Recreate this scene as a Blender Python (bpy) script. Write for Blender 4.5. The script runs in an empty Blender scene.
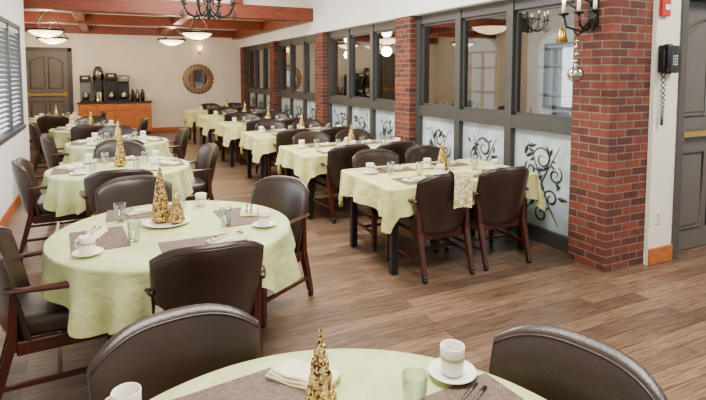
import bpy, bmesh, math, random
from mathutils import Vector, Matrix, Euler
random.seed(7)
pi=math.pi
SC=bpy.context.scene
COL=SC.collection

def lin(c):
    r=[]
    for x in c:
        x/=255.0
        r.append(x/12.92 if x<=0.04045 else ((x+0.055)/1.055)**2.4)
    return (r[0],r[1],r[2],1.0)

# ------------------------------------------------------------ materials
def new_mat(name):
    m=bpy.data.materials.new(name); m.use_nodes=True
    nt=m.node_tree; b=nt.nodes['Principled BSDF']
    return m,nt,b
def mat(name,col,rough=0.5,metal=0.0,var=0.0,vscale=8.0,bump=0.0,bscale=80.0,stretch=None,spec=None,coat=0.0):
    m,nt,b=new_mat(name)
    c=lin(col)
    b.inputs['Base Color'].default_value=c
    b.inputs['Roughness'].default_value=rough
    b.inputs['Metallic'].default_value=metal
    if spec is not None: b.inputs['Specular IOR Level'].default_value=spec
    if coat: b.inputs['Coat Weight'].default_value=coat
    tc=nt.nodes.new('ShaderNodeTexCoord'); mp=nt.nodes.new('ShaderNodeMapping')
    nt.links.new(tc.outputs['Object'],mp.inputs['Vector'])
    if stretch: mp.inputs['Scale'].default_value=stretch
    if var>0:
        n=nt.nodes.new('ShaderNodeTexNoise'); n.inputs['Scale'].default_value=vscale; n.inputs['Detail'].default_value=4
        nt.links.new(mp.outputs[0],n.inputs['Vector'])
        r=nt.nodes.new('ShaderNodeValToRGB')
        r.color_ramp.elements[0].position=0.3; r.color_ramp.elements[1].position=0.7
        r.color_ramp.elements[0].color=(c[0]*(1-var),c[1]*(1-var),c[2]*(1-var),1)
        r.color_ramp.elements[1].color=(min(1,c[0]*(1+var)),min(1,c[1]*(1+var)),min(1,c[2]*(1+var)),1)
        nt.links.new(n.outputs['Fac'],r.inputs[0]); nt.links.new(r.outputs[0],b.inputs['Base Color'])
    if bump>0:
        n2=nt.nodes.new('ShaderNodeTexNoise'); n2.inputs['Scale'].default_value=bscale; n2.inputs['Detail'].default_value=3
        nt.links.new(mp.outputs[0],n2.inputs['Vector'])
        bp=nt.nodes.new('ShaderNodeBump'); bp.inputs['Strength'].default_value=bump; bp.inputs['Distance'].default_value=0.01
        nt.links.new(n2.outputs['Fac'],bp.inputs['Height']); nt.links.new(bp.outputs[0],b.inputs['Normal'])
    return m
def emat(name,col,strength):
    m,nt,b=new_mat(name)
    b.inputs['Base Color'].default_value=lin(col)
    b.inputs['Emission Color'].default_value=lin(col); b.inputs['Emission Strength'].default_value=strength
    return m

M_wall=mat('wall_paint',(238,230,214),0.85,var=0.03,vscale=2)
M_wallw=mat('wall_paint_white',(240,238,234),0.85,var=0.02,vscale=2)
M_ceil=mat('ceiling_paint',(244,240,232),0.9,var=0.02,vscale=3)
M_beam=mat('beam_wood',(116,48,22),0.45,var=0.3,vscale=6,stretch=(1,1,6))
M_oak=mat('oak_trim',(176,98,44),0.4,var=0.2,vscale=9,stretch=(1,1,4))
M_frame=mat('window_frame_paint',(60,58,56),0.45,var=0.08,vscale=12)
M_door=mat('door_paint',(94,88,82),0.5,var=0.05,vscale=6)
M_doorf=mat('door_frame_paint',(72,67,62),0.5,var=0.05,vscale=6)
M_leather=mat('chair_leather',(47,31,24),0.32,var=0.3,vscale=5,bump=0.10,bscale=120,spec=0.5)
M_cwood=mat('chair_mahogany',(62,23,13),0.28,var=0.35,vscale=14,stretch=(4,4,1))
M_black=mat('black_metal',(16,15,15),0.4,var=0.1)
M_brass=mat('brass',(200,160,80),0.28,metal=1.0,var=0.1)
M_steel=mat('steel',(130,125,118),0.25,metal=1.0,var=0.1)
M_ceramic=mat('mug_ceramic',(244,238,226),0.18,var=0.02)
M_ceramicb=mat('mug_band',(180,160,130),0.3,var=0.05)
M_napkin=mat('napkin_cream',(238,228,186),0.85,var=0.05,bump=0.3,bscale=200)
M_silver=mat('silver_ornament',(200,196,190),0.12,metal=1.0,var=0.1,vscale=30)
M_white=mat('white_plastic',(238,236,230),0.4,var=0.02)
M_red=mat('red_plastic',(190,40,34),0.4,var=0.05)
M_cab=mat('cabinet_oak',(186,106,46),0.45,var=0.18,vscale=8,stretch=(1,1,4))
M_counter=mat('countertop',(50,46,44),0.3,var=0.15,vscale=40)
M_green=mat('flourish_green',(40,48,42),0.5,var=0.25,vscale=20)
M_grille=mat('vent_grille',(190,186,178),0.5,var=0.05)
M_mirror=mat('mirror_glass',(215,220,222),0.05,metal=1.0,var=0.02)
M_iron=mat('wrought_iron',(30,24,20),0.45,metal=0.4,var=0.2)
M_bowl=emat('lit_bowl_glass',(255,222,164),6.0)
M_bulb=emat('candle_bulb',(255,220,160),8.0)
M_blind=mat('blind_slat',(196,200,204),0.6,var=0.02)
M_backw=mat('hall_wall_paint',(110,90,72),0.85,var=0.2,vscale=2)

def cloth_mat(name,ca,cb):
    m,nt,b=new_mat(name)
    tc=nt.nodes.new('ShaderNodeTexCoord')
    n=nt.nodes.new('ShaderNodeTexNoise'); n.inputs['Scale'].default_value=5; n.inputs['Detail'].default_value=5
    nt.links.new(tc.outputs['Object'],n.inputs['Vector'])
    r=nt.nodes.new('ShaderNodeValToRGB'); r.color_ramp.elements[0].position=0.35; r.color_ramp.elements[1].position=0.65
    r.color_ramp.elements[0].color=lin(ca); r.color_ramp.elements[1].color=lin(cb)
    nt.links.new(n.outputs['Fac'],r.inputs[0]); nt.links.new(r.outputs[0],b.inputs['Base Color'])
    w=nt.nodes.new('ShaderNodeTexNoise'); w.inputs['Scale'].default_value=7; w.inputs['Detail'].default_value=6
    nt.links.new(tc.outputs['Object'],w.inputs['Vector'])
    bp=nt.nodes.new('ShaderNodeBump'); bp.inputs['Strength'].default_value=0.5; bp.inputs['Distance'].default_value=0.06
    nt.links.new(w.outputs['Fac'],bp.inputs['Height']); nt.links.new(bp.outputs[0],b.inputs['Normal'])
    b.inputs['Roughness'].default_value=0.5
    b.inputs['Sheen Weight'].default_value=0.1
    return m
M_cloth=cloth_mat('tablecloth_sage',(178,184,118),(196,202,140))
M_clothr=cloth_mat('tablecloth_yellow',(204,202,122),(218,215,146))

def placemat_mat():
    m,nt,b=new_mat('placemat_weave')
    tc=nt.nodes.new('ShaderNodeTexCoord')
    w=nt.nodes.new('ShaderNodeTexBrick'); w.inputs['Scale'].default_value=1
    w.inputs['Brick Width'].default_value=0.014; w.inputs['Row Height'].default_value=0.007; w.inputs['Mortar Size'].default_value=0.001
    w.inputs['Color1'].default_value=lin((128,102,84)); w.inputs['Color2'].default_value=lin((92,72,60)); w.inputs['Mortar'].default_value=lin((64,48,38))
    nt.links.new(tc.outputs['Object'],w.inputs['Vector']); nt.links.new(w.outputs['Color'],b.inputs['Base Color'])
    b.inputs['Roughness'].default_value=0.7
    return m
M_mat=placemat_mat()

def brick_mat():
    m,nt,b=new_mat('red_brick')
    tc=nt.nodes.new('ShaderNodeTexCoord'); sp=nt.nodes.new('ShaderNodeSeparateXYZ'); ad=nt.nodes.new('ShaderNodeMath'); cb=nt.nodes.new('ShaderNodeCombineXYZ')
    nt.links.new(tc.outputs['Object'],sp.inputs[0]); nt.links.new(sp.outputs[0],ad.inputs[0]); nt.links.new(sp.outputs[1],ad.inputs[1])
    nt.links.new(ad.outputs[0],cb.inputs[0]); nt.links.new(sp.outputs[2],cb.inputs[1])
    t=nt.nodes.new('ShaderNodeTexBrick'); t.inputs['Scale'].default_value=1
    t.inputs['Brick Width'].default_value=0.205; t.inputs['Row Height'].default_value=0.068; t.inputs['Mortar Size'].default_value=0.0065; t.inputs['Mortar Smooth'].default_value=0.3
    t.inputs['Color1'].default_value=lin((130,60,38)); t.inputs['Color2'].default_value=lin((76,35,26)); t.inputs['Mortar'].default_value=lin((124,106,94))
    nt.links.new(cb.outputs[0],t.inputs['Vector'])
    n=nt.nodes.new('ShaderNodeTexNoise'); n.inputs['Scale'].default_value=14; n.inputs['Detail'].default_value=5
    nt.links.new(tc.outputs['Object'],n.inputs['Vector'])
    mx=nt.nodes.new('ShaderNodeMix'); mx.data_type='RGBA'; mx.blend_type='MULTIPLY'; mx.inputs[0].default_value=0.6
    r=nt.nodes.new('ShaderNodeValToRGB'); r.color_ramp.elements[0].position=0.3; r.color_ramp.elements[1].position=0.65
    r.color_ramp.elements[0].color=(0.4,0.4,0.42,1); r.color_ramp.elements[1].color=(1,1,1,1)
    nt.links.new(n.outputs['Fac'],r.inputs[0])
    nt.links.new(t.outputs['Color'],mx.inputs[6]); nt.links.new(r.outputs[0],mx.inputs[7]); nt.links.new(mx.outputs[2],b.inputs['Base Color'])
    bp=nt.nodes.new('ShaderNodeBump'); bp.inputs['Strength'].default_value=0.7; bp.inputs['Distance'].default_value=0.012; bp.invert=True
    nt.links.new(t.outputs['Fac'],bp.inputs['Height']); nt.links.new(bp.outputs[0],b.inputs['Normal'])
    b.inputs['Roughness'].default_value=0.8
    return m
M_brick=brick_mat()

def floor_mat():
    m,nt,b=new_mat('plank_floor')
    tc=nt.nodes.new('ShaderNodeTexCoord')
    t=nt.nodes.new('ShaderNodeTexBrick'); t.inputs['Scale'].default_value=1; t.offset=0.37
    t.inputs['Brick Width'].default_value=1.22; t.inputs['Row Height'].default_value=0.13; t.inputs['Mortar Size'].default_value=0.0022
    t.inputs['Color1'].default_value=lin((142,112,88)); t.inputs['Color2'].default_value=lin((98,76,60)); t.inputs['Mortar'].default_value=lin((42,31,25))
    nt.links.new(tc.outputs['Object'],t.inputs['Vector'])
    mp=nt.nodes.new('ShaderNodeMapping'); mp.inputs['Scale'].default_value=(1.8,28,1)
    nt.links.new(tc.outputs['Object'],mp.inputs[0])
    n=nt.nodes.new('ShaderNodeTexNoise'); n.inputs['Scale'].default_value=2.2; n.inputs['Detail'].default_value=8; n.inputs['Roughness'].default_value=0.72
    nt.links.new(mp.outputs[0],n.inputs['Vector'])
    r=nt.nodes.new('ShaderNodeValToRGB'); r.color_ramp.elements[0].position=0.38; r.color_ramp.elements[1].position=0.6
    r.color_ramp.elements[0].color=(0.27,0.245,0.225,1); r.color_ramp.elements[1].color=(1,1,1,1)
    nt.links.new(n.outputs['Fac'],r.inputs[0])
    mx=nt.nodes.new('ShaderNodeMix'); mx.data_type='RGBA'; mx.blend_type='MULTIPLY'; mx.inputs[0].default_value=0.9
    nt.links.new(t.outputs['Color'],mx.inputs[6]); nt.links.new(r.outputs[0],mx.inputs[7]); nt.links.new(mx.outputs[2],b.inputs['Base Color'])
    bp=nt.nodes.new('ShaderNodeBump'); bp.inputs['Strength'].default_value=0.1; bp.inputs['Distance'].default_value=0.01
    nt.links.new(n.outputs['Fac'],bp.inputs['Height']); nt.links.new(bp.outputs[0],b.inputs['Normal'])
    b.inputs['Roughness'].default_value=0.36
    return m
M_floor=floor_mat()

def glass_mat(name,tint,refl=0.06,pw_=2.5):
    m=bpy.data.materials.new(name); m.use_nodes=True; nt=m.node_tree; nt.nodes.clear()
    o=nt.nodes.new('ShaderNodeOutputMaterial'); tr=nt.nodes.new('ShaderNodeBsdfTransparent'); gl=nt.nodes.new('ShaderNodeBsdfGlossy')
    tr.inputs[0].default_value=tint; gl.inputs['Roughness'].default_value=0.02
    lw=nt.nodes.new('ShaderNodeLayerWeight'); lw.inputs[0].default_value=0.5
    mr=nt.nodes.new('ShaderNodeMapRange'); mr.inputs[3].default_value=refl; mr.inputs[4].default_value=0.9
    pw=nt.nodes.new('ShaderNodeMath'); pw.operation='POWER'; pw.inputs[1].default_value=pw_
    mx=nt.nodes.new('ShaderNodeMixShader')
    nt.links.new(lw.outputs['Facing'],pw.inputs[0]); nt.links.new(pw.outputs[0],mr.inputs[0]); nt.links.new(mr.outputs[0],mx.inputs[0])
    nt.links.new(tr.outputs[0],mx.inputs[1]); nt.links.new(gl.outputs[0],mx.inputs[2]); nt.links.new(mx.outputs[0],o.inputs[0])
    return m
M_pane=glass_mat('window_glass',(0.62,0.64,0.66,1),0.22,2.2)
M_tumbler=glass_mat('tumbler_glass',(0.90,0.93,0.93,1),0.10,2.0)

def frost_mat():
    m,nt,b=new_mat('frosted_glass')
    tc=nt.nodes.new('ShaderNodeTexCoord'); n=nt.nodes.new('ShaderNodeTexNoise'); n.inputs['Scale'].default_value=4; n.inputs['Detail'].default_value=6
    nt.links.new(tc.outputs['Object'],n.inputs['Vector'])
    r=nt.nodes.new('ShaderNodeValToRGB'); r.color_ramp.elements[0].position=0.35; r.color_ramp.elements[1].position=0.7
    r.color_ramp.elements[0].color=lin((150,164,170)); r.color_ramp.elements[1].color=lin((208,216,218))
    nt.links.new(n.outputs['Fac'],r.inputs[0]); nt.links.new(r.outputs[0],b.inputs['Base Color'])
    b.inputs['Roughness'].default_value=0.3
    return m
M_frost=frost_mat()

def glitter_mat():
    m,nt,b=new_mat('gold_glitter')
    oi=nt.nodes.new('ShaderNodeTexCoord'); v=nt.nodes.new('ShaderNodeTexVoronoi'); v.inputs['Scale'].default_value=150
    nt.links.new(oi.outputs['Object'],v.inputs['Vector'])
    r=nt.nodes.new('ShaderNodeValToRGB'); r.color_ramp.elements[0].position=0.15; r.color_ramp.elements[0].color=lin((70,40,14)); r.color_ramp.elements[1].position=0.85; r.color_ramp.elements[1].color=lin((255,216,140))
    sp=nt.nodes.new('ShaderNodeSeparateColor'); nt.links.new(v.outputs['Color'],sp.inputs[0]); nt.links.new(sp.outputs[0],r.inputs[0])
    nt.links.new(r.outputs[0],b.inputs['Base Color']); b.inputs['Metallic'].default_value=0.8; b.inputs['Roughness'].default_value=0.22
    return m
M_gold=glitter_mat()

def pattern_mat():
    m,nt,b=new_mat('patterned_cloth')
    tc=nt.nodes.new('ShaderNodeTexCoord'); v=nt.nodes.new('ShaderNodeTexVoronoi'); v.inputs['Scale'].default_value=26; v.feature='DISTANCE_TO_EDGE'
    nt.links.new(tc.outputs['Object'],v.inputs['Vector'])
    r=nt.nodes.new('ShaderNodeValToRGB'); r.color_ramp.elements[0].position=0.05; r.color_ramp.elements[1].position=0.14
    r.color_ramp.elements[0].color=lin((180,160,76)); r.color_ramp.elements[1].color=lin((240,234,196))
    nt.links.new(v.outputs['Distance'],r.inputs[0]); nt.links.new(r.outputs[0],b.inputs['Base Color']); b.inputs['Roughness'].default_value=0.85
    return m
M_pattern=pattern_mat()

# ------------------------------------------------------------ mesh builder
class MB:
    def __init__(s): s.v=[];s.f=[];s.m=[];s.s=[];s.mats=[]
    def mi(s,m):
        if m not in s.mats: s.mats.append(m)
        return s.mats.index(m)
    def raw(s,verts,faces,m,smooth=True,M=None):
        o=len(s.v); k=s.mi(m)
        for p in verts:
            p=Vector(p)
            if M is not None: p=M@p
            s.v.append(p)
        for f in faces:
            s.f.append([o+i for i in f]); s.m.append(k); s.s.append(smooth)
    def bm(s,bm,m,smooth=True,M=None):
        bm.verts.ensure_lookup_table(); bm.verts.index_update()
        s.raw([v.co.copy() for v in bm.verts],[[v.index for v in f.verts] for f in bm.faces],m,smooth,M)
        bm.free()
    def box(s,c,d,m,bev=0.0,seg=2,M=None,smooth=None):
        b=bmesh.new(); bmesh.ops.create_cube(b,size=1.0)
        for v in b.verts: v.co=Vector((v.co.x*d[0],v.co.y*d[1],v.co.z*d[2]))
        if bev>0: bmesh.ops.bevel(b,geom=list(b.edges),offset=min(bev,min(d)*0.49),segments=seg,affect='EDGES',profile=0.5)
        T=Matrix.Translation(c)
        if M is not None: T=M@T
        s.bm(b,m,(bev>0 and seg>2) if smooth is None else smooth,T)
    def box2(s,a,b,m,bev=0.0,seg=1):
        s.box([(a[i]+b[i])/2 for i in range(3)],[abs(b[i]-a[i]) for i in range(3)],m,bev,seg)
    def beam(s,p,q,w0,w1,m):
        p=Vector(p);q=Vector(q);d=(q-p).normalized(); 
        x=d.cross(Vector((0,1,0)))
        if x.length<0.1: x=d.cross(Vector((1,0,0)))
        x.normalize(); y=d.cross(x).normalized()
        vs=[]
        for c,w in ((p,w0),(q,w1)):
            for a,b in ((-1,-1),(1,-1),(1,1),(-1,1)): vs.append(c+x*a*w/2+y*b*w/2)
        s.raw(vs,[(0,1,2,3),(7,6,5,4),(0,4,5,1),(1,5,6,2),(2,6,7,3),(3,7,4,0)],m,False)
    def lathe(s,prof,m,c=(0,0,0),n=24,smooth=True,M=None):
        vs=[];fs=[]
        for r,z in prof:
            for i in range(n):
                a=2*pi*i/n; vs.append((c[0]+r*math.cos(a),c[1]+r*math.sin(a),c[2]+z))
        for j in range(len(prof)-1):
            for i in range(n):
                k=(i+1)%n; fs.append((j*n+i,j*n+k,(j+1)*n+k,(j+1)*n+i))
        s.raw(vs,fs,m,smooth,M)
    def tube(s,pts,r,m,n=8,smooth=True,M=None,flat=1.0):
        pts=[Vector(p) for p in pts]; N=len(pts)
        rr=r if isinstance(r,(list,tuple)) else [r]*N
        vs=[];fs=[]; px=None
        for i,p in enumerate(pts):
            d=(pts[min(N-1,i+1)]-pts[max(0,i-1)])
            d.normalize()
            if px is None:
                px=d.cross(Vector((0,0,1)))
                if px.length<0.05: px=d.cross(Vector((0,1,0)))
            x=(px-d*px.dot(d)); x.normalize(); px=x; y=d.cross(x)
            for k in range(n):
                a=2*pi*k/n; vs.append(p+x*math.cos(a)*rr[i]+y*math.sin(a)*rr[i]*flat)
        for i in range(N-1):
            for k in range(n):
                l=(k+1)%n; fs.append((i*n+k,i*n+l,(i+1)*n+l,(i+1)*n+k))
        fs.append(tuple(range(n))[::-1]); fs.append(tuple((N-1)*n+k for k in range(n)))
        s.raw(vs,fs,m,smooth,M)
    def ball(s,c,r,m,u=16,v=10,sz=1.0):
        b=bmesh.new(); bmesh.ops.create_uvsphere(b,u_segments=u,v_segments=v,radius=r)
        for q in b.verts: q.co.z*=sz
        s.bm(b,m,True,Matrix.Translation(c))
    def mesh(s,name):
        me=bpy.data.meshes.new(name); me.from_pydata(s.v,[],s.f)
        for m in s.mats: me.materials.append(m)
        me.polygons.foreach_set('material_index',s.m); me.polygons.foreach_set('use_smooth',s.s)
        me.update()
        b=bmesh.new(); b.from_mesh(me); bmesh.ops.recalc_face_normals(b,faces=b.faces); b.to_mesh(me); b.free()
        return me
    def obj(s,name,loc=(0,0,0),rz=0.0):
        return place(s.mesh(name),name,loc,rz)
def place(me,name,loc=(0,0,0),rz=0.0,scale=1.0):
    o=bpy.data.objects.new(name,me); COL.objects.link(o); o.location=loc; o.rotation_euler=(0,0,rz)
    if scale!=1.0: o.scale=(scale,)*3
    return o
def simple_box(name,a,b,m,bev=0):
    k=MB(); k.box2(a,b,m,bev); return k.obj(name)

# ------------------------------------------------------------ dimensions
XL=-1.05; XC=3.80; XW=3.96; YF=16.0; ZH=3.7; ZC=2.97
YLE=9.25
ZWT=2.42
COLS=[(2.97,3.36),(6.12,6.52),(9.27,9.67),(12.42,12.82),(15.5,15.9)]

simple_box('floor',(-3.2,-3.5,-0.1),(9.4,16.4,0.0),M_floor)
simple_box('ceiling_near',(XL-0.2,-3.5,ZH),(9.4,9.95,ZH+0.1),M_ceil)
simple_box('ceiling_far',(-3.2,9.95,ZC),(XC+0.2,16.4,ZC+0.1),M_ceil)
simple_box('wall_header',(-3.2,9.96,ZC+0.1),(XC+0.2,10.1,ZH),M_wall)
simple_box('wall_far',(-3.2,YF,0),(XC+0.2,YF+0.15,ZC),M_wall)
simple_box('wall_far_left',(-3.2,9.0,0),(-3.05,YF,ZC),M_wall)
simple_box('wall_left_return',(-3.2,YLE-0.12,0),(XL-0.16,YLE,ZH),M_wallw)
k=MB()
k.box2((XL-0.15,-3.5,0),(XL,YLE,0.92),M_wallw); k.box2((XL-0.15,-3.5,2.36),(XL,YLE,ZH),M_wallw)
for a,b in ((-3.5,-2.6),(0.2,0.9),(3.6,4.3),(6.3,6.7),(8.75,YLE)): k.box2((XL-0.15,a,0.92),(XL,b,2.36),M_wallw)
k.obj('wall_left')
wn=1
for a,b in ((4.3,6.3),(6.7,8.75)):
    k=MB()
    for y0,y1 in ((a,a+0.07),(b-0.07,b),((a+b)/2-0.04,(a+b)/2+0.04)): k.box2((XL-0.12,y0,0.92),(XL+0.004,y1,2.36),M_frame)
    k.box2((XL-0.12,a,0.92),(XL+0.03,b,0.97),M_frame); k.box2((XL-0.12,a,2.31),(XL+0.004,b,2.36),M_frame)
    k.obj('window_%d'%wn); wn+=1
    for p,q in ((a+0.08,(a+b)/2-0.05),((a+b)/2+0.05,b-0.08)):
        k=MB(); z=1.02
        k.box2((XL-0.06,p,2.25),(XL-0.01,q,2.30),M_blind)
        while z<2.24:
            Mx=Matrix.Translation((XL-0.04,(p+q)/2,z))@Matrix.Rotation(math.radians(14),4,'Y')
            k.box((0,0,0),(0.045,q-p-0.02,0.003),M_blind,M=Mx); z+=0.06
        k.obj('window_blind')
simple_box('baseboard_left',(XL,-3.5,0),(XL+0.02,YLE,0.13),M_oak,0.005)
simple_box('baseboard_far',(-3.0,YF-0.02,0),(XC,YF,0.12),M_oak,0.005)

# header beam with posts
k=MB(); k.box2((-3.0,9.72,2.72),(XC,9.96,2.98),M_beam,0.01); k.obj('trim_header_beam')
k=MB(); k.box2((0.22,9.74,2.98),(0.42,9.94,ZH),M_beam,0.01); k.box2((2.2,9.74,2.98),(2.4,9.94,ZH),M_beam,0.01); k.obj('trim_beam_posts')
k=MB()
for x in (-0.4,1.55): k.box2((x-0.09,9.96,2.8),(x+0.09,YF,2.97),M_beam,0.01)
k.box2((XC-0.22,9.96,2.72),(XC,YF,2.97),M_beam,0.01)
for y in (12.6,15.7): k.box2((-3,y,2.76),(XC-0.22,y+0.2,2.97),M_beam,0.01)
k.obj('trim_ceiling_beams')
k=MB(); k.box2((0.6,11.2,2.95),(1.2,11.6,2.97),M_grille)
for i in range(8): k.box2((0.63,11.24+i*0.043,2.94),(1.17,11.25+i*0.043,2.95),M_doorf)
k.obj('ceiling_vent')

# window wall
simple_box('wall_right_soffit',(XC-0.01,2.97,ZWT+0.06),(XC+0.35,YF,ZH),M_wallw)
CW=0.50
for y0,y1 in COLS:
    k=MB(); k.box2((XC,y0,0),(XC+(CW if y0<3 else 0.4),y1,ZWT+0.06 if y0>3 else ZH),M_brick); k.obj('brick_column')
def spiral(cy,cz,r0,turns,sgn,w,k,x,a0=0):
    pts=[];rr=[];n=30
    for i in range(n+1):
        t=i/n; a=a0+sgn*turns*2*pi*t; r=r0*(1-t*0.85)
        pts.append((x,cy+r*math.cos(a),cz+r*math.sin(a))); rr.append(max(0.0012,w*(0.3+0.9*math.sin(pi*min(1,t*1.1+0.05)))))
    k.tube(pts,rr,M_green,n=5)
def leaf(cy,cz,a,L,k,x):
    c,s=math.cos(a),math.sin(a)
    pts=[(x,cy+c*L*t,cz+s*L*t) for t in (0,0.25,0.5,0.75,1)]
    k.tube(pts,[0.001,L*0.13,L*0.17,L*0.1,0.001],M_green,n=6,flat=1.0)
bays=[(COLS[i][1],COLS[i+1][0]) for i in range(4)]
for bi,(a,b) in enumerate(bays):
    k=MB(); X0=XW-0.05; X1=XW+0.06
    k.box2((X0,a,0),(X1,b,0.14),M_frame); k.box2((X0-0.01,a,1.12),(X1,b,1.26),M_frame); k.box2((X0,a,ZWT-0.06),(X1,b,ZWT+0.06),M_frame)
    w=(b-a); ps=[a+0.04+(w-0.08)*i/3 for i in range(4)]
    for p in ps: k.box2((X0-0.012,p-0.05,0),(X1,p+0.05,ZWT+0.05),M_frame)
    for i in range(3):
        y0=ps[i]+0.05; y1=ps[i+1]-0.05
        for (u0,u1) in ((y0,y0+0.03),(y1-0.03,y1)): k.box2((XW-0.02,u0,1.26),(XW+0.03,u1,ZWT-0.06),M_frame)
        k.box2((XW-0.02,y0,1.26),(XW+0.03,y1,1.29),M_frame); k.box2((XW-0.02,y0,ZWT-0.09),(XW+0.03,y1,ZWT-0.06),M_frame)
        k.box2((XW,y0+0.03,1.29),(XW+0.006,y1-0.03,ZWT-0.09),M_pane)
        k.box2((XW,y0,0.14),(XW+0.01,y1,1.12),M_frost)
        cy=(y0+y1)/2; x=XW-0.004
        rn=random.Random(bi*10+i)
        for (dy,z,r,sg,a0) in ((0.0,0.84,0.13,1,0),(0.16,0.72,0.08,-1,1),(-0.17,0.70,0.09,1,2),(0.1,0.5,0.11,-1,3),(-0.12,0.46,0.09,1,0),(0.0,0.28,0.08,-1,1)):
            spiral(cy+dy,z,r,1.4,sg,0.009,k,x,a0)
        k.tube([(x,cy-0.22,0.2),(x,cy-0.08,0.4),(x,cy+0.02,0.65),(x,cy+0.2,1.0)],[0.003,0.008,0.008,0.002],M_green,n=5)
        k.tube([(x,cy+0.24,0.25),(x,cy+0.08,0.45),(x,cy-0.05,0.7),(x,cy-0.22,0.98)],[0.002,0.007,0.007,0.002],M_green,n=5)
        for q in range(24): leaf(cy+rn.uniform(-.24,.24),rn.uniform(0.25,0.98),rn.uniform(0,6.28),rn.uniform(0.06,0.13),k,x)
    k.obj('window_%d'%wn); wn+=1

# near right wall with door
DX=4.64
k=MB()
k.box2((XC+CW,2.93,0),(DX,3.08,ZH),M_wall); k.box2((DX,2.93,2.44),(DX+1.22,3.08,ZH),M_wall); k.box2((DX+1.22,2.93,0),(9.4,3.08,ZH),M_wall)
k.obj('wall_right_near')
simple_box('baseboard_right_near',(XC+CW,2.91,0),(DX-0.02,2.93,0.15),M_oak,0.006)
k=MB(); k.box2((DX-0.02,2.91,0),(DX+0.06,3.09,2.44),M_doorf); k.box2((DX+1.16,2.91,0),(DX+1.24,3.09,2.44),M_doorf); k.box2((DX-0.02,2.91,2.37),(DX+1.24,3.09,2.46),M_doorf)
k.obj('door_frame')
def panel_door(name,x0,x1,y,h,arch=True):
    k=MB(); w=x1-x0
    k.box2((x0,y,0.01),(x1,y+0.045,h),M_door)
    st=0.13
    cols=[(x0+st,x0+w/2-0.05),(x0+w/2+0.05,x1-st)]
    for i,(a,b) in enumerate(cols):
        for z0,z1,ar in ((0.22,0.95,False),(1.3,h-0.28,arch)):
            n=12; top=[]
            for j in range(n+1):
                t=j/n; xx=a+(b-a)*t
                e=(1-t if i==1 else t)
                top.append((xx,(z1+0.12*math.sin(e*pi/2)) if ar else z1))
            out=[(a,z0)]+[(b,z0)]+top[::-1]
            pts=[(p[0],y-0.004,p[1]) for p in out]+[(out[0][0],y-0.004,out[0][1])]
            k.tube(pts,0.013,M_doorf,n=6)
            cx=(a+b)/2; cz=(z0+z1)/2
            ins=[(cx+(p[0]-cx)*0.78,cz+(p[1]-cz)*0.9) for p in out]
            N=len(ins); vs=[(p[0],y-0.012,p[1]) for p in ins]+[(p[0],y+0.01,p[1]) for p in ins]
            fs=[tuple(range(N))]+[(q,(q+1)%N,N+(q+1)%N,N+q) for q in range(N)]
            k.raw(vs,fs,M_door,False)
    k.box2((x0+0.06,y-0.05,1.10),(x1-0.06,y-0.025,1.16),M_brass,0.005); 
    k.box2((x0+0.03,y-0.05,1.07),(x0+0.12,y,1.19),M_brass,0.005); k.box2((x1-0.12,y-0.05,1.07),(x1-0.03,y,1.19),M_brass,0.005)
    return k.obj(name)
panel_door('door_1',DX+0.065,DX+1.155,3.03,2.365)
k=MB(); k.box2((-1.95,YF-0.04,0),(-1.85,YF,2.36),M_doorf); k.box2((-0.85,YF-0.04,0),(-0.75,YF,2.36),M_doorf); k.box2((-1.95,YF-0.04,2.28),(-0.75,YF,2.38),M_doorf); k.obj('door_frame')
panel_door('door_2',-1.85,-0.85,YF-0.08,2.28)
# ------------------------------------------------------------ hall behind the glass
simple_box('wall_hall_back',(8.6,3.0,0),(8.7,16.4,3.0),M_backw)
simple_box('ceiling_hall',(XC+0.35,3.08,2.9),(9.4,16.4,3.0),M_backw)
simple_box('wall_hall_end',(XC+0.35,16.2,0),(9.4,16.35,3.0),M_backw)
M_sky=emat('hall_daylight',(206,220,232),0.9)
for y in (4.2,7.0,9.8,12.6):
    k=MB()
    k.box2((8.56,y,0.7),(8.59,y+1.5,2.2),M_sky)
    for yy in (y-0.04,y+0.46,y+0.96,y+1.46): k.box2((8.5,yy,0.66),(8.57,yy+0.08,2.24),M_white)
    for zz in (0.62,1.2,1.8,2.18): k.box2((8.5,y-0.04,zz),(8.57,y+1.54,zz+0.06),M_white)
    arc=[(8.55,y+0.75+0.75*math.cos(pi*i/16),2.2+0.42*math.sin(pi*i/16)) for i in range(17)]
    k.tube(arc,0.04,M_white,n=8)
    k.raw([(8.58,p[1],p[2]) for p in arc],[tuple(range(17))],M_sky,False)
    k.obj('window_%d'%wn); wn+=1

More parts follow.
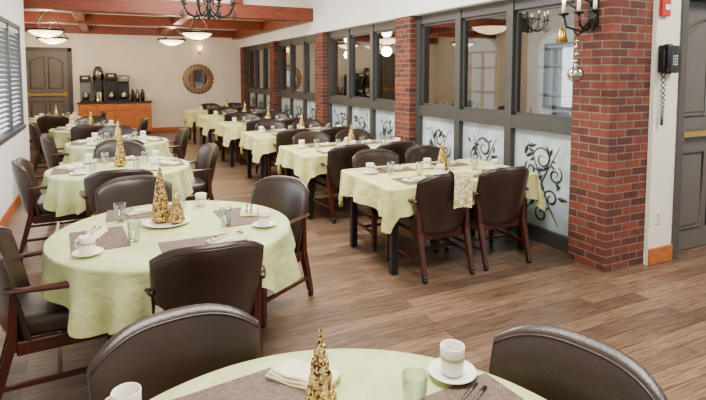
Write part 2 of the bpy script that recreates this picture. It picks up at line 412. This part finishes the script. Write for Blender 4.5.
# ------------------------------------------------------------ chair
def chair_mesh():
    k=MB()
    b=bmesh.new(); bmesh.ops.create_cube(b,size=1.0)
    for v in b.verts: v.co=Vector((v.co.x*(0.50 if v.co.y>0 else 0.45),v.co.y*0.50,v.co.z*0.11))
    bmesh.ops.bevel(b,geom=list(b.edges),offset=0.045,segments=4,affect='EDGES',profile=0.6)
    k.bm(b,M_leather,True,Matrix.Translation((0,0.03,0.435)))
    nu,nv=22,18; vs=[];fs=[]
    def P(u,w,side):
        wd=0.275*(1-0.10*(1-w)**1.5)
        uu=math.copysign(abs(u)**0.9,u)
        x=wd*uu
        zt=0.895-0.075*abs(uu)**3.6; zb=0.36
        z=zb+(zt-zb)*w
        y=-0.235-0.11*w+0.10*abs(uu)**2.2
        e=max(0,1-abs(u)**5)**0.5*max(0,1-abs(2*w-1)**7)**0.5
        th=0.04*e
        return (x,y+side*th,z)
    for side in (1,-1):
        for j in range(nv+1):
            for i in range(nu+1):
                u=-math.cos(pi*i/nu); w=0.5-0.5*math.cos(pi*j/nv); vs.append(P(u,w,side))
    off=(nu+1)*(nv+1)
    for sd in (0,1):
        for j in range(nv):
            for i in range(nu):
                q=sd*off+j*(nu+1)+i; f=(q,q+1,q+nu+2,q+nu+1); fs.append(f if sd else f[::-1])
    k.raw(vs,fs,M_leather,True)
    for s in (1,-1):
        pts=[]
        for i in range(25):
            u=-0.97+1.94*i/24; p=P(u,0.955,s); pts.append(p)
        k.tube(pts,0.004,M_leather,n=6)
    k.box((0,0.25,0.35),(0.46,0.03,0.07),M_cwood,0.006,1); k.box((0,-0.20,0.35),(0.42,0.03,0.07),M_cwood,0.006,1)
    for s in (1,-1):
        k.box((s*0.235,0.03,0.35),(0.03,0.46,0.07),M_cwood,0.006,1)
        k.beam((s*0.262,0.25,0.05),(s*0.262,0.25,0.36),0.034,0.045,M_cwood)
        k.beam((s*0.262,0.25,0.35),(s*0.285,0.20,0.63),0.045,0.034,M_cwood)
        k.beam((s*0.235,-0.31,0.05),(s*0.235,-0.22,0.38),0.034,0.045,M_cwood)
        k.beam((s*0.235,-0.22,0.36),(s*0.255,-0.20,0.66),0.045,0.03,M_cwood)
        arm=[(s*0.265,-0.24,0.655),(s*0.29,-0.12,0.655),(s*0.30,0.02,0.652),(s*0.298,0.14,0.648),(s*0.288,0.235,0.63),(s*0.284,0.262,0.61)]
        k.tube(arm,[0.018,0.022,0.026,0.028,0.026,0.016],M_cwood,n=8,flat=0.65)
        k.beam((s*0.25,-0.28,0.17),(s*0.262,0.25,0.17),0.022,0.022,M_cwood)
        for (x,y) in ((s*0.262,0.25),(s*0.235,-0.315)):
            k.lathe([(0.0,0.06),(0.02,0.058),(0.022,0.045),(0.012,0.035)],M_black,(x,y,0.0),10)
            k.tube([(x-0.012,y,0.022),(x+0.012,y,0.022)],0.022,M_black,n=12)
    k.beam((-0.25,-0.02,0.17),(0.25,-0.02,0.17),0.022,0.022,M_cwood)
    return k.mesh('dining_chair')
CH=chair_mesh()
def chair(x,y,face):
    place(CH,'dining_chair',(x,y,0),-math.radians(face))

# ------------------------------------------------------------ tables
ZT=0.755
def cloth_build(k,outl,m,lim=None):
    N=len(outl); S=[0.0,0.012,0.03,0.06,0.12,0.2,0.3,0.45,0.6,0.8,1.0]
    vs=[];fs=[]
    for (x,y,nx,ny,h,ph) in outl: vs.append((x-nx*0.06,y-ny*0.06,ZT))
    for (x,y,nx,ny,h,ph) in outl: vs.append((x-nx*0.006,y-ny*0.006,ZT-0.0008))
    for si,s in enumerate(S[1:]):
        for (x,y,nx,ny,h,ph) in outl:
            d=s*h; off=0.006*min(1,s/0.03)+ (0.036*math.sin(ph)+0.026)*(min(d,0.3)/0.22)
            vs.append((x+nx*off,y+ny*off,ZT-0.002-d))
    R=len(S)+1
    for j in range(R-1):
        for i in range(N):
            q=(i+1)%N; fs.append((j*N+i,j*N+q,(j+1)*N+q,(j+1)*N+i))
    fs.append(tuple(range(N)))
    k.raw(vs,fs,m,True)
def round_table(x,y,r,rot=0,seed=0,m=None,h0=0.13,h1=0.2):
    rnd=random.Random(seed); k=MB(); outl=[]
    N=216; p1=rnd.random()*6;p2=rnd.random()*6
    for i in range(N):
        a=2*pi*i/N; c=math.cos(a); s=math.sin(a)
        q=abs(math.sin(2*(a-rot)))
        h=h0+h1*q**2.2+0.015*math.sin(a*13+p2)
        ph=a*17+1.8*math.sin(a*3+p1)+p2
        outl.append((r*c,r*s,c,s,h,ph))
    cloth_build(k,outl,m or M_cloth)
    k.lathe([(0,0.74),(r-0.02,0.74),(r-0.02,0.715),(0,0.715)],M_cwood,n=48,smooth=False)
    k.lathe([(0.16,0.715),(0.1,0.66),(0.055,0.6),(0.05,0.4),(0.07,0.28),(0.085,0.2),(0.07,0.12),(0,0.1)],M_black,n=20)
    for i in range(4):
        a=pi/4+i*pi/2; c=math.cos(a);s=math.sin(a)
        k.tube([(0.03*c,0.03*s,0.17),(0.2*c,0.2*s,0.13),(0.36*c,0.36*s,0.06),(0.42*c,0.42*s,0.02)],[0.035,0.032,0.026,0.02],M_black,n=8)
    return k.obj('round_dining_table',(x,y,0))
def rect_table(x0,x1,y0,y1,seed=0):
    rnd=random.Random(seed); k=MB(); cx=(x0+x1)/2; cy=(y0+y1)/2; hx=(x1-x0)/2; hy=(y1-y0)/2
    rc=0.05; outl=[]; p=rnd.random()*6
    corners=[(hx-rc,hy-rc,0),(-hx+rc,hy-rc,pi/2),(-hx+rc,-hy+rc,pi),(hx-rc,-hy+rc,1.5*pi)]
    for ci,(ax,ay,a0) in enumerate(corners):
        for j in range(13):
            a=a0+(pi/2)*j/12; c=math.cos(a);s=math.sin(a)
            e=math.sin(2*(a-a0))
            outl.append((ax+rc*c,ay+rc*s,c,s,0.24+0.13*e,a*3+1+4*e))
        nx,ny,na=corners[(ci+1)%4]
        c=math.cos(a0+pi/2); s=math.sin(a0+pi/2)
        L=math.hypot(nx-ax,ny-ay); n=int(L/0.03)
        for j in range(1,n):
            t=j/n; edge=math.exp(-min(t,1-t)*L/0.09)
            outl.append((ax+(nx-ax)*t+rc*c,ay+(ny-ay)*t+rc*s,c,s,0.21+0.03*edge,t*L*18+p+1.4*math.sin(t*L*5)))
    cloth_build(k,outl,M_clothr)
    k.box((0,0,0.727),(2*hx-0.03,2*hy-0.03,0.03),M_cwood)
    k.box((0,0,0.68),(2*hx-0.2,2*hy-0.2,0.07),M_black)
    for a in (-1,1):
        for b in (-1,1): k.box((a*(hx-0.10),b*(hy-0.10),0.36),(0.06,0.06,0.72),M_black,0.005,1)
    return k.obj('rectangular_dining_table',(cx,cy,0))

# ------------------------------------------------------------ tableware
def mug_mesh():
    k=MB()
    k.lathe([(0,0.004),(0.026,0.004),(0.028,0),(0.032,0.003),(0.036,0.02),(0.0375,0.05)],M_ceramic)
    k.lathe([(0.0375,0.05),(0.0385,0.052),(0.0385,0.060),(0.0378,0.062)],M_ceramicb)
    k.lathe([(0.0378,0.062),(0.038,0.07),(0.0385,0.088),(0.037,0.09),(0.0345,0.088),(0.034,0.06),(0.033,0.015),(0,0.012)],M_ceramic)
    k.tube([(0.036+0.026*math.sin(pi*i/10),0,0.072-0.048*i/10) for i in range(11)],0.0048,M_ceramic,n=8)
    return k.mesh('coffee_mug')
def saucer_mesh():
    k=MB(); k.lathe([(0,0.006),(0.03,0.006),(0.05,0.01),(0.074,0.017),(0.0755,0.019),(0.074,0.021),(0.05,0.014),(0.03,0.0095),(0,0.0095)],M_ceramic,n=32)
    k.lathe([(0.03,0.0),(0.033,0.0),(0.033,0.007),(0.03,0.007)],M_ceramic,n=24); return k.mesh('saucer')
def glass_mesh():
    k=MB(); k.lathe([(0,0),(0.028,0),(0.030,0.004),(0.037,0.115),(0.0355,0.117),(0.0345,0.115),(0.028,0.016),(0,0.014)],M_tumbler,n=24); return k.mesh('water_glass')
def placemat_mesh():
    k=MB(); k.box((0,0,0.002),(0.42,0.29,0.004),M_mat,0.0015,1); return k.mesh('placemat')
def napkin_mesh():
    k=MB(); 
    for L,(w,d,z) in enumerate(((0.21,0.11,0.0),(0.205,0.1,0.007),(0.2,0.085,0.014))):
        nx,ny=12,6; vs=[];fs=[]
        for s in (0,1):
            for j in range(ny+1):
                for i in range(nx+1):
                    x=-w/2+w*i/nx+0.006*L; y=-d/2+d*j/ny
                    zz=z+(0.006 if s else 0.001)+0.004*math.sin(i*0.9+j*0.5+L)*(1 if s else 0)+0.004*(1 if s else 0)*(abs(2*i/nx-1))**2
                    vs.append((x,y,zz))
        o=(nx+1)*(ny+1)
        for s in (0,1):
            for j in range(ny):
                for i in range(nx):
                    q=s*o+j*(nx+1)+i; fs.append((q,q+1,q+nx+2,q+nx+1))
        for i in range(nx): fs.append((i,i+1,o+i+1,o+i)); q=ny*(nx+1)+i; fs.append((q,q+1,o+q+1,o+q))
        for j in range(ny): q=j*(nx+1); fs.append((q,q+nx+1,o+q+nx+1,o+q)); q+=nx; fs.append((q,q+nx+1,o+q+nx+1,o+q))
        k.raw(vs,fs,M_napkin,True)
    return k.mesh('folded_napkin')
def cutlery(kind):
    k=MB(); 
    k.tube([(0,-0.1,0.003),(0,-0.06,0.004),(0,0.0,0.003),(0,0.03,0.003)],[0.0075,0.006,0.0035,0.003],M_steel,n=8,flat=0.35)
    if kind=='knife': k.tube([(0,0.02,0.003),(0.001,0.05,0.003),(0.001,0.09,0.003),(-0.002,0.115,0.003)],[0.004,0.009,0.009,0.002],M_steel,n=8,flat=0.15)
    else:
        k.tube([(0,0.025,0.003),(0,0.04,0.003),(0,0.06,0.005)],[0.003,0.010,0.011],M_steel,n=8,flat=0.2)
        for i in range(4):
            x=-0.009+0.006*i; k.tube([(x,0.055,0.005),(x,0.08,0.004),(x,0.1,0.006)],[0.002,0.0018,0.001],M_steel,n=6)
    return k.mesh(kind)
def tree_mesh(h,r,seed):
    rnd=random.Random(seed); k=MB()
    k.lathe([(0,0),(r*0.5,0),(r*0.5,0.012),(r*0.92,0.014),(r*0.96,0.03),(0.004,h*0.97),(0,h*0.985)],M_gold,n=20)
    n=int(560*(h/0.3))
    for i in range(n):
        t=1-math.sqrt(rnd.random()); 
        z=0.02+t*(h*0.95-0.02); rr=r*0.96*(1-z/h)+0.002; a=rnd.random()*2*pi
        s=rnd.uniform(0.003,0.0072)
        b=bmesh.new(); bmesh.ops.create_icosphere(b,subdivisions=1,radius=s)
        k.bm(b,M_gold,rnd.random()<0.4,Matrix.Translation((rr*math.cos(a),rr*math.sin(a),z)))
    k.ball((0,0,h),0.006,M_gold,8,6)
    return k.mesh('beaded_christmas_tree')
MUG=mug_mesh();SAU=saucer_mesh();GLS=glass_mesh();PM=placemat_mesh();NAP=napkin_mesh();KNF=cutlery('knife');FRK=cutlery('fork')
TR1=tree_mesh(0.30,0.062,1); TR2=tree_mesh(0.37,0.062,2); TR3=tree_mesh(0.2,0.055,3)
def plate_mesh():
    k=MB(); k.lathe([(0,0.004),(0.08,0.004),(0.12,0.01),(0.14,0.016),(0.142,0.019),(0.14,0.02),(0.115,0.014),(0.08,0.009),(0,0.009)],M_ceramic,n=40); k.lathe([(0.08,0),(0.09,0),(0.09,0.006),(0.08,0.006)],M_ceramic,n=32); return k.mesh('serving_plate')
PLT=plate_mesh()
Z=ZT+0.0005
def mug(x,y,rz=0.0,saucer=True,z=0):
    if saucer: place(SAU,'saucer',(x,y,Z+z),0); place(MUG,'coffee_mug',(x,y,Z+z+0.0096),rz)
    else: place(MUG,'coffee_mug',(x,y,Z+z),rz)
def glass(x,y,z=0): place(GLS,'water_glass',(x,y,Z+z))
def pmat(x,y,rz): place(PM,'placemat',(x,y,Z),rz)
def cut(x,y,rz,z=0.0045):
    c,s=math.cos(rz),math.sin(rz)
    place(FRK,'fork',(x-s*0.014,y+c*0.014,Z+z),rz+pi/2)
    place(KNF,'knife',(x+s*0.016,y-c*0.016,Z+z),rz+pi/2)
def nap(x,y,rz,z=0.0045,cutl=True):
    place(NAP,'folded_napkin',(x,y,Z+z),rz)
    if cutl: cut(x,y,rz,z+0.028)
def setting(x,y,ang,rnd,lite=False):
    c,s=math.cos(ang),math.sin(ang)
    def L(a,b): return (x+a*c-b*s, y+a*s+b*c)
    pmat(x,y,ang)
    p=L(-0.06,0.0); nap(p[0],p[1],ang+0.5+rnd.uniform(-.3,.3),cutl=not lite)
    if not lite:
        p=L(0.12,-0.01); cut(p[0],p[1],ang+pi/2)
    p=L(0.295,0.1); mug(p[0],p[1],ang+rnd.random()*3)
    p=L(0.14,0.215); glass(*p)

# ------------------------------------------------------------ lay out left row
T0=(0.42,0.91); T1=(0.37,3.29); T2=(0.13,5.72); T3=(0.16,7.85); T4=(-0.22,10.0); T5=(-0.9,12.3)
round_table(T0[0],T0[1],0.73,0,1); round_table(T1[0],T1[1],0.69,0.12,2,h0=0.12,h1=0.19); round_table(T2[0],T2[1],0.66,0,3); round_table(T3[0],T3[1],0.64,0,4); round_table(T4[0],T4[1],0.62,0,5); round_table(T5[0],T5[1],0.62,0,6)
# T0
chair(0.235,1.48,172); chair(0.98,0.985,-104); chair(-0.45,0.6,75)
# T1
chair(-0.24,3.18,86); chair(0.45,2.80,2); chair(0.99,3.66,-122); chair(0.20,4.06,178)
# T2
chair(-0.43,5.75,88); chair(0.10,5.08,0); chair(0.78,5.98,-95); chair(0.15,6.38,180)
chair(-0.40,7.9,88); chair(0.16,7.26,0); chair(0.76,8.0,-92); chair(0.16,8.48,180)
chair(-0.78,10.0,88); chair(-0.22,9.46,0); chair(0.35,10.1,-88); chair(-0.22,10.58,180)
chair(-1.45,12.3,90); chair(-0.9,11.75,0); chair(-0.33,12.3,-90)

rnd=random.Random(5)
# T0 items
pmat(0.33,1.40,0.12); nap(0.53,1.46,-0.9,z=0.0045,cutl=False)
place(TR1,'beaded_christmas_tree',(0.47,1.17,Z)); glass(0.75,1.17); mug(0.955,1.275,0.4); mug(0.03,1.48,2.6,saucer=False)
pmat(0.93,1.02,1.95-0.3); cut(0.91,1.145,0.5); cut(0.26,1.34,1.7)
setting(0.35,0.45,0,rnd)
# T1 items
pmat(-0.05,3.24,-1.5); mug(-0.10,2.98,2.8); nap(-0.09,3.30,1.2); glass(0.13,3.12); glass(0.07,3.58)
place(PLT,'serving_plate',(0.33,3.40,Z)); place(TR2,'beaded_christmas_tree',(0.30,3.42,Z+0.0095)); place(TR3,'beaded_christmas_tree',(0.385,3.35,Z+0.0095))
pmat(0.46,2.88,0.02); nap(0.60,2.89,0.3) 
pmat(0.80,3.37,1.6); mug(0.87,3.08,0.3); nap(0.86,3.42,1.3); glass(0.66,3.2)
pmat(0.2,3.74,3.1); mug(0.60,3.76,1.0,saucer=False); glass(0.45,3.68); nap(0.2,3.76,0.4)
def round_set(T,r,tree):
    for i in range(4):
        a=i*pi/2
        setting(T[0]+math.sin(a)*(r-0.2),T[1]-math.cos(a)*(r-0.2),a,rnd,lite=True)
    place(tree,'beaded_christmas_tree',(T[0],T[1],Z))
round_set(T2,0.66,TR2); round_set(T3,0.64,TR1); round_set(T4,0.62,TR1); round_set(T5,0.62,TR1)

# ------------------------------------------------------------ right row
for i in range(6):
    cy=4.12+i*1.87; y0=cy-0.49; y1=cy+0.49
    xa=2.07-0.04*i; xb=3.70
    rect_table(xa,xb,y0,y1,20+i)
    for x in (2.53,3.17):
        chair(x,y0+0.12,rnd.uniform(-3,3)); chair(x+0.02,y1-0.08,180+rnd.uniform(-4,4))
        setting(x-0.03,y0+0.22,0,rnd,lite=i>0); setting(x,y1-0.22,pi,rnd,lite=i>0)
    place(TR1,'beaded_christmas_tree',(2.87+(0.1 if i==0 else 0),cy+0.05,Z))
# patterned towel hung on chair
k=MB(); vs=[];fs=[];n=18;mm=8
path=[(-0.283,0.62),(-0.283,0.68),(-0.285,0.74),(-0.29,0.79),(-0.295,0.84),(-0.305,0.88),(-0.32,0.899),(-0.345,0.906),(-0.37,0.902),(-0.388,0.885),(-0.393,0.85),(-0.393,0.8),(-0.39,0.75),(-0.388,0.7),(-0.386,0.65),(-0.384,0.6)]
for (yy,zz) in path:
    for j in range(mm+1):
        x=-0.09+0.18*j/mm; vs.append((x,yy+(0.004*math.sin(j*1.4)-0.004)*(1 if yy<-0.345 else -1),zz+0.006+0.01*math.sin(j*0.5)*(1 if zz<0.63 else 0)))
for i in range(len(path)-1):
    for j in range(mm):
        q=i*(mm+1)+j; fs.append((q,q+1,q+mm+2,q+mm+1))
k.raw(vs,fs,M_pattern,True); o=k.obj('patterned_napkin',(2.60,3.75,0.0))

# hall furniture
for (x,y) in ((6.0,5.2),(6.3,8.0),(6.2,11.0)):
    round_table(x,y,0.6,0,int(y)); chair(x-0.6,y,90); chair(x+0.6,y,-90); chair(x,y-0.6,0); chair(x,y+0.6,180)

# ------------------------------------------------------------ counter & machines
k=MB(); cx0,cx1=-0.62,1.18; cyf=15.36
k.box2((cx0,cyf+0.03,0.1),(cx1,YF-0.02,0.88),M_cab); k.box2((cx0+0.03,cyf+0.08,0.0),(cx1-0.03,YF-0.02,0.1),M_black)
for i in range(4):
    a=cx0+0.03+i*(cx1-cx0-0.03)/4; b=a+(cx1-cx0-0.03)/4-0.03
    k.box2((a,cyf+0.01,0.14),(b,cyf+0.03,0.66),M_cab,0.005); k.box2((a+0.07,cyf,0.2),(b-0.07,cyf+0.01,0.6),M_cab,0.004)
    k.box2((a,cyf+0.01,0.69),(b,cyf+0.03,0.86),M_cab,0.005)
    k.ball(((a+b)/2,cyf,0.775),0.014,M_brass,8,6); k.ball((b-0.03,cyf,0.6),0.014,M_brass,8,6)
k.box2((cx0-0.03,cyf,0.88),(cx1+0.03,YF-0.01,0.92),M_counter,0.006)
k.obj('counter_cabinet')
def brewer(x,w,h,name,body,top):
    k=MB(); y=15.68
    k.box((x,y,0.92+0.03),(w,0.36,0.06),M_black,0.01,2); k.box((x,y+0.1,0.92+h/2),(w,0.16,h),body,0.01,2)
    k.box((x,y-0.02,0.92+h-0.09),(w,0.34,0.18),top,0.015,2)
    k.lathe([(0,0),(w*0.28,0),(w*0.34,0.05),(w*0.34,0.12),(w*0.2,0.17),(w*0.22,0.19),(0,0.19)],M_steel,(x,y-0.07,0.99),16)
    k.tube([(x+w*0.3,y-0.07,1.14),(x+w*0.48,y-0.1,1.12),(x+w*0.48,y-0.1,1.04),(x+w*0.32,y-0.07,1.02)],0.01,M_black,n=6)
    k.box((x,y-0.195,0.92+h-0.07),(w*0.5,0.01,0.05),M_grille)
    k.obj(name)
brewer(-0.44,0.26,0.72,'coffee_grinder',M_steel,M_black)
k=MB(); k.lathe([(0,0),(0.14,0),(0.14,0.03),(0.12,0.05),(0.12,0.6),(0.14,0.64),(0.13,0.8),(0.08,0.95),(0,0.97)],M_steel,(-0.12,15.7,0.92),24); k.tube([(-0.12,15.58,1.06),(-0.12,15.53,1.06),(-0.12,15.53,1.02)],0.014,M_black); k.box((-0.12,15.57,1.35),(0.16,0.03,0.3),M_black,0.01); k.obj('coffee_urn')
brewer(0.19,0.28,0.78,'coffee_brewer',M_black,M_black)
brewer(0.50,0.28,0.72,'coffee_brewer',M_black,M_steel)
for xx in (0.72,0.84,0.97):
    k=MB(); k.lathe([(0,0),(0.05,0),(0.055,0.1),(0.05,0.2),(0.03,0.3),(0.035,0.33),(0,0.34)],M_black if xx!=0.84 else M_steel,(xx,15.6,0.92),16); k.tube([(xx+.04,15.56,1.19),(xx+.06,15.5,1.15),(xx+.06,15.5,1.0),(xx+.04,15.56,0.98)],0.008,M_black,n=6); k.obj('thermal_carafe')
k=MB(); k.box((1.11,15.65,0.93),(0.16,0.2,0.02),M_cab,0.005); 
for dx in (-0.04,0.04): k.lathe([(0,0),(0.025,0),(0.03,0.16),(0,0.16)],M_white,(1.11+dx,15.65,0.94),12)
k.obj('cup_tray')
# round mirror
k=MB(); Mx=Matrix.Translation((2.55,YF-0.005,1.52))@Matrix.Rotation(pi/2,4,'X')
k.lathe([(0,0.02),(0.27,0.02)],M_mirror,n=48,M=Mx)
k.lathe([(0.27,0.0),(0.27,0.035),(0.3,0.05),(0.33,0.03),(0.36,0.045),(0.39,0.03),(0.42,0.04),(0.44,0.0)],mat('mirror_frame_bronze',(150,120,90),0.4,metal=0.5,var=0.3,vscale=20),n=48,M=Mx)
for i in range(24):
    a=2*pi*i/24; k.ball((2.55+0.43*math.cos(a),YF-0.03,1.52+0.43*math.sin(a)),0.024,M_iron,8,6)
k.obj('round_wall_mirror')
simple_box('wall_notice',(-0.60,YF-0.015,1.5),(-0.44,YF-0.002,1.75),M_white)
k=MB(); k.box((2.6,YF-0.015,2.35),(0.08,0.03,0.14),M_brass,0.01,2); k.tube([(2.6,YF-0.03,2.33),(2.6,YF-0.12,2.3),(2.6,YF-0.14,2.36)],0.01,M_brass); k.lathe([(0.03,0),(0.06,0.06),(0.08,0.14),(0.075,0.14),(0.05,0.05),(0,0.01)],M_bowl,(2.6,YF-0.14,2.36),16); k.obj('wall_sconce')

# ------------------------------------------------------------ bowl ceiling lights
DR=0.13
def bowl_mesh():
    k=MB()
    k.lathe([(0,0.0),(0.1,0.012),(0.2,0.045),(0.27,0.09),(0.30,0.14),(0.29,0.14),(0.26,0.1),(0.19,0.06),(0,0.02)],M_bowl,n=32)
    k.lathe([(0.30,0.115),(0.33,0.115),(0.335,0.155),(0.30,0.16),(0.30,0.115)],M_iron,n=32)
    k.lathe([(0,-0.05),(0.012,-0.045),(0.02,-0.02),(0.03,0.0),(0,0.005)],M_iron,n=12)
    for i in range(3):
        a=2*pi*i/3; c,s=math.cos(a),math.sin(a); k.tube([(0.31*c,0.31*s,0.14),(0.25*c,0.25*s,0.22),(0.08*c,0.08*s,0.34+DR),(0.03*c,0.03*s,0.42+DR)],0.01,M_iron,n=6)
    k.lathe([(0,0.4+DR),(0.07,0.41+DR),(0.09,0.455+DR),(0,0.457+DR)],M_iron,n=20)
    return k.mesh('ceiling_bowl_light')
BW=bowl_mesh()
def plight(name,loc,e,col=(1,0.84,0.66),r=0.12):
    l=bpy.data.lights.new(name,'POINT'); l.energy=e; l.color=col; l.shadow_soft_size=r
    o=bpy.data.objects.new(name,l); COL.objects.link(o); o.location=loc
for (x,y) in ((-0.97,11.6),(-1.05,14.2),(1.55,13.6),(1.75,11.0)):
    place(BW,'ceiling_bowl_light',(x,y,ZC-0.457-DR)); plight('bowl_lamp',(x,y,ZC-0.75),50); plight('bowl_uplight',(x,y,ZC-0.3),16)
for (x,y) in ((5.6,6.6),(5.6,9.6),(6.6,12.4)): place(BW,'ceiling_bowl_light',(x,y,2.9-0.457-DR))

# chandelier
k=MB(); 
k.tube([(0,0,0.25),(0,0,1.31)],0.008,M_iron); k.lathe([(0,0),(0.015,0.005),(0.03,0.03),(0.02,0.06),(0.04,0.1),(0.045,0.14),(0.02,0.2),(0.015,0.3),(0,0.32)],M_iron,n=14)
for i in range(8):
    a=2*pi*i/8+0.2; c,s=math.cos(a),math.sin(a)
    pr=[(0.03,0.12),(0.1,0.05),(0.2,0.03),(0.28,0.07),(0.33,0.16),(0.33,0.2)]
    k.tube([(r*c,r*s,z) for r,z in pr],0.011,M_iron,n=6)
    pr=[(0.33,0.1),(0.37,0.06),(0.36,0.02),(0.32,0.03),(0.33,0.06)]
    k.tube([(r*c,r*s,z) for r,z in pr],0.008,M_iron,n=6)
    pr=[(0.03,0.22),(0.1,0.27),(0.16,0.24),(0.15,0.2),(0.12,0.21)]
    k.tube([(r*c,r*s,z) for r,z in pr],0.008,M_iron,n=6)
    k.lathe([(0.0,0.2),(0.035,0.2),(0.04,0.215),(0.012,0.22),(0.012,0.31),(0,0.31)],M_iron,(0.33*c,0.33*s,0),12)
    k.lathe([(0.009,0.31),(0.014,0.33),(0.008,0.36),(0,0.375)],M_bulb,(0.33*c,0.33*s,0),10)
k.obj('chandelier',(1.25,6.9,2.39))

# iron wall light with hanging ornaments on near column
k=MB(); bx,by=XC,3.16
k.box((bx-0.012,by,2.22),(0.024,0.1,0.26),M_iron,0.01,2)
for dy in (-0.16,0,0.16):
    pts=[(bx-0.02,by,2.16),(bx-0.08,by+dy*0.4,2.06),(bx-0.16,by+dy*0.9,2.1),(bx-0.18,by+dy,2.2)]
    k.tube(pts,0.011,M_iron,n=8)
    k.lathe([(0,0),(0.04,0.0),(0.045,0.015),(0.014,0.02),(0.014,0.1),(0,0.1)],M_iron,(bx-0.18,by+dy,2.2),12)
    k.lathe([(0.015,0.02),(0.0155,0.02),(0.0155,0.1),(0,0.1)],M_ceramic,(bx-0.18,by+dy,2.2),12)
    k.lathe([(0.01,0.1),(0.017,0.13),(0.009,0.17),(0,0.19)],M_bulb,(bx-0.18,by+dy,2.2),10)
for t in range(3):
    a=t*2.1; k.tube([(bx-0.02,by,2.3-0.02*t),(bx-0.1,by+0.1*math.cos(a),2.36),(bx-0.13,by+0.15*math.cos(a),2.3),(bx-0.1,by+0.11*math.cos(a),2.26)],0.008,M_iron,n=6)
k.tube([(bx-0.06,by+0.01,2.08),(bx-0.15,by+0.03,2.02),(bx-0.19,by+0.04,2.06)],0.008,M_iron,n=6)
k.obj('iron_wall_sconce')
k=MB(); ox=bx-0.16; oy=by+0.03
k.tube([(ox,oy,2.03),(ox,oy,1.75)],0.002,M_silver,n=6)
k.ball((ox,oy,1.69),0.068,M_silver,24,16); k.lathe([(0,0),(0.016,0),(0.016,0.02),(0,0.02)],M_silver,(ox,oy,1.755),12)
for i,z in enumerate((1.80,1.86,1.92,1.97)): k.ball((ox,oy+0.008*(-1)**i,z),0.022-0.002*i,M_silver,12,8)
k.obj('hanging_silver_ornament')
k=MB(); k.tube([(bx-0.18,by+0.16,2.19),(bx-0.18,by+0.17,2.08)],0.002,M_brass,n=6)
k.lathe([(0,0.12),(0.012,0.12),(0.03,0.1),(0.036,0.05),(0.052,0.0),(0.048,0),(0.03,0.05),(0,0.1)],M_brass,(bx-0.18,by+0.17,1.97),20); k.ball((bx-0.18,by+0.17,1.97),0.014,M_brass,10,8); k.obj('hanging_brass_bell')

# wall phone
k=MB(); px,py=4.42,2.93
k.box((px,py-0.035,1.82),(0.20,0.07,0.24),M_black,0.015,3); k.box((px-0.07,py-0.09,1.82),(0.055,0.04,0.24),M_black,0.018,3)
k.box((px-0.07,py-0.075,1.92),(0.06,0.06,0.055),M_black,0.015,3); k.box((px-0.07,py-0.075,1.72),(0.06,0.06,0.055),M_black,0.015,3)
for i in range(4):
    for j in range(3): k.box((px+0.01+j*0.024,py-0.073,1.775+i*0.024),(0.016,0.006,0.015),M_grille,0.002,1)
pts=[]
for i in range(201):
    t=i/200; a=t*60*pi; cz=1.70-0.45*math.sin(pi*t); cx=px-0.07+0.04*t
    pts.append((cx+0.008*math.cos(a),py-0.03+0.008*math.sin(a),cz))
k.tube(pts,0.0045,M_black,n=5); k.obj('wall_telephone')
k=MB(); k.box((4.37,py-0.02,2.26),(0.11,0.04,0.15),M_red,0.01,2); k.box((4.37,py-0.045,2.26),(0.06,0.012,0.05),M_white,0.004,1); k.obj('fire_alarm')
k=MB(); k.box((4.41,py-0.004,0.42),(0.075,0.008,0.12),M_white,0.003,1)
for z in (0.395,0.445): k.box((4.41,py-0.009,z),(0.035,0.004,0.03),M_grille,0.001,1)
k.obj('wall_outlet')

# ------------------------------------------------------------ lights
def area(name,loc,rot,sx,sy,e,col=(1,1,1)):
    l=bpy.data.lights.new(name,'AREA'); l.shape='RECTANGLE'; l.size=sx; l.size_y=sy; l.energy=e; l.color=col
    o=bpy.data.objects.new(name,l); COL.objects.link(o); o.location=loc; o.rotation_euler=rot
area('ceiling_lamp_a',(1.2,1.5,3.6),(0,0,0),1.4,1.4,215,(1,0.96,0.90))
area('ceiling_lamp_b',(1.6,5.2,3.6),(0,0,0),1.4,1.4,270,(1,0.96,0.90))
area('ceiling_lamp_c',(1.4,8.2,3.6),(0,0,0),1.4,1.2,170,(1,0.96,0.90))
area('ceiling_lamp_d',(5.2,1.0,3.6),(0,0,0),1.4,1.4,170,(1,0.96,0.90))
area('hall_lamp',(6.2,8.5,2.85),(0,0,0),1.0,9,34,(1,0.82,0.6))
area('daylight_left',(XL-0.3,6.4,1.65),(0,math.radians(-90),0),1.4,4.2,130,(0.92,0.96,1))
w=bpy.data.worlds.new('world'); SC.world=w; w.use_nodes=True
bg=w.node_tree.nodes['Background']; bg.inputs[0].default_value=(0.95,0.98,1.0,1); bg.inputs[1].default_value=0.95

# ------------------------------------------------------------ camera
cd=bpy.data.cameras.new('camera'); cam=bpy.data.objects.new('camera',cd); COL.objects.link(cam)
cam.location=(0,0,1.7); cam.rotation_euler=(math.radians(86),0,-math.radians(25.62))
cd.sensor_fit='HORIZONTAL'; cd.sensor_width=36; cd.lens=26.5; cd.shift_y=-0.1283; cd.clip_start=0.05
SC.camera=cam
